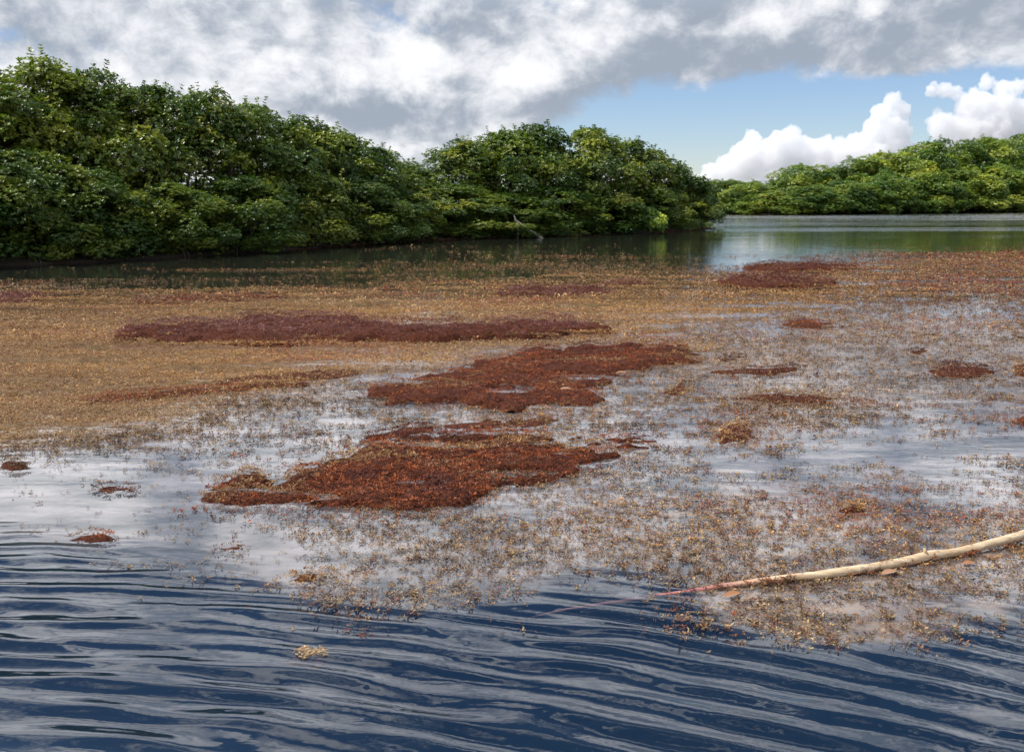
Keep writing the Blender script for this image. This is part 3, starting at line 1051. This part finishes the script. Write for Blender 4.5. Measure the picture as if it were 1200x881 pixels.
P3 = crom(pts, q)
r3 = 0.74 * np.interp(q, i_, rad) * (1 + 0.26 * (fbm(q * 0.9, q * 0, 5) - .5) * 2)
P3[:, 2] += 0.012 * (fbm(q * 0.9, q * 0, 8) - .5)
P3[:, 1] += 0.03 * (fbm(q * 0.8, q * 0, 18) - .5)
org = np.array([float(v) for v in ground(1000, 668)] + [0.0])
lv, lq, lt = tube(P3 - org, r3, 14)
ang = np.arange(len(lv)) * 1.7
lv[:len(P3) * 14] += (nrm(lv[:len(P3) * 14] - np.repeat(P3 - org, 14, 0)) * (0.0022 * (fbm(np.repeat(q, 14) * 1.2, np.tile(np.arange(14), len(q)) * 0.9, 3) - .5) * 2)[:, None])
log = bpy.data.objects.new('driftwood_log', None)
col.objects.link(log)
log.location = org
tag(log, 'long pale barkless log, thinner end turning pink and sinking under the ripples', 'log')
obj('shaft', mesh_from('shaft', lv, [lq, lt], None, True, [mlog]), log)
for (px, py, z, ux, uz) in ((1085, 649, .04, -.012, .030), (905, 680, .015, .010, .022)):
    x, y = ground(px, py, z)
    b = np.array([float(x), float(y), z]) - org
    kv, kq, kt = tube(np.array([b - [0, 0, .02], b, b + [ux * .6, -.004, uz * .6], b + [ux, -.006, uz]]), [.013, .011, .008, .006], 8)
    obj('branch_stub', mesh_from('branch_stub', kv, [kq, kt], None, True, [mlog]), log)

g = np.random.default_rng(77)
N = 420
k = g.integers(8, 78, N)
cl = fbm(k * 0.35, k * 0.0, 81)
keep = g.random(N) < sstep(cl, 0.35, 0.7)
k = k[keep]
N = len(k)
P = P3[k] - org + np.stack([g.normal(0, .015, N), -r3[k] * g.uniform(.6, 2.4, N), -P3[k, 2] + 0.004 + 0.02 * g.random(N)], 1)
wv, wf, wcl = tufts(LIB_NEAR, P, 0.030 * np.exp(g.normal(0, .3, N)), np.where((g.random(N) < .5)[:, None], BROWN, RUST) * g.uniform(.5, 1.2, N)[:, None], g)
tag(obj('snagged_weed', mesh_from('snagged_weed', wv, wf, wcl, False, [ms]), log), kind='stuff')

# bare branch leaning out of the point
bx0, by0 = (float(c) for c in ground(606, 277))
mbr, n = material("dead_wood")
geo = n.n('ShaderNodeNewGeometry')
f = n.noise(n.scale(geo.outputs['Position'], (8, 8, 3)), 1.0, 5, .6)
finish(n, principled(n, Base_Color=n.mixc(f, (0.24, 0.20, 0.16), (0.45, 0.39, 0.32)), Roughness=0.8))
br = bpy.data.objects.new('dead_branch', None)
col.objects.link(br)
br.location = (bx0, by0 - 1.7, 0)
br.scale = (1.5, 1.2, 1.25)
tag(br, 'thin bare grey branch leaning over the water below the domed point', 'branch')
v_, q_, t_ = tube(np.array([[.80, .1, -.10], [.45, .0, .18], [.15, -.05, .42], [-.05, -.05, .60], [-.10, 0, .80]]), [.055, .05, .045, .038, .02], 7)
obj('limb', mesh_from('limb', v_, [q_, t_], None, True, [mbr]), br)
v_, q_, t_ = tube(np.array([[.0, -.05, .55], [.02, -.08, .25], [-.01, -.10, -.15]]), [.035, .034, .03], 6)
obj('prop', mesh_from('prop', v_, [q_, t_], None, True, [mbr]), br)

mdl, n = material("dead_leaf")
oi = n.n('ShaderNodeObjectInfo')
finish(n, principled(n, Base_Color=n.mixc(oi.outputs['Random'], (0.34, 0.15, 0.06), (0.38, 0.21, 0.12)), Roughness=0.5))
lf_v, lf_f = [], []
for i in range(9):
    t = i / 8.0
    hw = 0.20 * math.sin(math.pi * (0.04 + 0.93 * t)) ** 0.8
    zc = 0.03 * math.sin(t * 3.1) + 0.02
    lf_v += [(t - .5, -hw, zc + 0.09 * hw / .3), (t - .5, 0, zc), (t - .5, hw, zc + 0.13 * hw / .3)]
for i in range(8):
    a0 = i * 3
    lf_f += [(a0, a0 + 1, a0 + 4, a0 + 3), (a0 + 1, a0 + 2, a0 + 5, a0 + 4)]
leaf_me = mesh_from('fallen_leaf', np.array(lf_v), np.array(lf_f), None, True, [mdl])
for (px, py, L_, rz, zz, lab) in ((858, 697, .085, .35, .012, 'orange dead leaf floating just below the thin part of the log'),
                                  (1042, 671, .085, .3, .012, 'pale dead leaf floating in the shade of the log'),
                                  (1135, 660, .07, .2, .012, 'small tan leaf beside the thick part of the log'),
                                  (728, 437, .11, .1, .05, 'pinkish dead leaf lying at the notch of the rusty raft'),
                                  (663, 456, .10, -.1, .085, 'pale curled leaf lying on the notched rusty raft'),
                                  (1050, 329, .3, .05, .02, 'leaf-shaped stand-in for foam and water glint beyond the streaky water')):  # last one: leaf shape added in place of foam and a water glint
    x, y = ground(px, py, zz)
    o = obj('fallen_leaf', leaf_me, None, (float(x), float(y), zz))
    o.scale = (L_, L_, L_)
    o.rotation_euler = (0.1, -0.05, rz)
    tag(o, lab, 'leaf', 'drifting dead leaves')

# ------------------------------------------------------------------ cumulus towers beyond the far shore
mcl, n = material("cloud")
pv = n.n('ShaderNodeVolumePrincipled')
pv.inputs['Color'].default_value = (1.0, 1.0, 1.0, 1)
pv.inputs['Density'].default_value = 0.026
co_ = n.n('ShaderNodeOutputMaterial')
n.put(co_.inputs['Volume'], pv.outputs[0])
import bmesh
bm = bmesh.new()
bmesh.ops.create_icosphere(bm, subdivisions=3, radius=1.0)
bm.verts.ensure_lookup_table()
ICO = np.array([v.co[:] for v in bm.verts])
ICOF = np.array([[v.index for v in f.verts] for f in bm.faces])
bm.free()
bm = bmesh.new()
bmesh.ops.create_icosphere(bm, subdivisions=2, radius=1.0)
ICO3 = np.array([v.co[:] for v in bm.verts])
ICOF3 = np.array([[v.index for v in f.verts] for f in bm.faces])
bm.free()
CD = 4200.0


def cloud(seed, lobes, label):
    """lobes: (photo x, photo y, radius in photo pixels)"""
    g = np.random.default_rng(seed)
    S = CD / FPX
    L = []
    for (px, py, r_) in lobes:
        L.append((np.array([(px - 600) * S, CD + g.uniform(-.3, .3) * r_ * S, (232 - py) * S + CAM_H]), r_ * S, 0))
    first = list(L)
    for c, r_, _ in first:
        for k in range(9):
            dv = nrm(g.normal(0, 1, 3) + np.array([-0.2, -0.55, 0.45]))
            r2 = r_ * g.uniform(0.26, 0.46)
            c2 = c + dv * r_ * g.uniform(.78, .95)
            L.append((c2, r2, 1))
            for m in range(3):
                dv2 = nrm(g.normal(0, 1, 3) * .8 + dv * .9 + np.array([0, -.2, .3]))
                L.append((c2 + dv2 * r2 * .9, r2 * g.uniform(.26, .45), 2))
    V, F, o_ = [], [], 0
    for c, r_, lev in L:
        I, IF = (ICO, ICOF) if lev == 0 else (ICO3, ICOF3)
        nz = np.array([mnoise.fractal(Vector(p * 2.2 + c * 0.01), 0.8, 2.1, 4) for p in I])
        V.append(c + I * (r_ * (1 + 0.16 * nz))[:, None])
        F.append(IF + o_)
        o_ += len(I)
    V = np.concatenate(V)
    base = np.array([V[:, 0].mean(), CD, 0])
    o = obj('cumulus_cloud', mesh_from('cumulus_cloud', V - base, np.concatenate(F), None, True, [mcl]), None, base)
    rm = o.modifiers.new('remesh', 'REMESH')
    rm.mode = 'VOXEL'
    rm.voxel_size = 3.8
    tx = bpy.data.textures.new('billow', 'CLOUDS')
    tx.noise_scale = 24.0
    tx.noise_depth = 4
    dm = o.modifiers.new('billow', 'DISPLACE')
    dm.texture = tx
    dm.texture_coords = 'GLOBAL'
    dm.strength = 30.0
    dm.mid_level = 0.55
    return tag(o, label, 'cloud', 'cumulus clouds', 'thing')


cloud(1, [(815, 222, 14), (850, 220, 18), (890, 216, 20), (930, 212, 20), (828, 206, 13), (846, 200, 14), (870, 192, 22), (872, 166, 10), (900, 187, 25), (914, 166, 13), (935, 187, 23), (955, 175, 12), (972, 190, 22), (991, 174, 14), (1002, 187, 24),
          (1012, 157, 15), (1016, 140, 12), (1028, 126, 10), (1038, 136, 11), (1031, 161, 19), (1040, 188, 24)],
      'lower white cumulus bank with one tall turret above the gap')
cloud(2, [(1072, 114, 8), (1086, 114, 9), (1099, 117, 8), (1112, 132, 14), (1132, 105, 9), (1127, 132, 18), (1150, 113, 11), (1166, 111, 9), (1152, 134, 18), (1170, 138, 17), (1190, 125, 10), (1199, 133, 13),
          (1086, 152, 16), (1100, 172, 20), (1120, 160, 24), (1150, 162, 26), (1190, 162, 27), (1218, 150, 28), (1250, 158, 36), (1300, 150, 38)],
      'taller bright cumulus tower rising over the far shore')
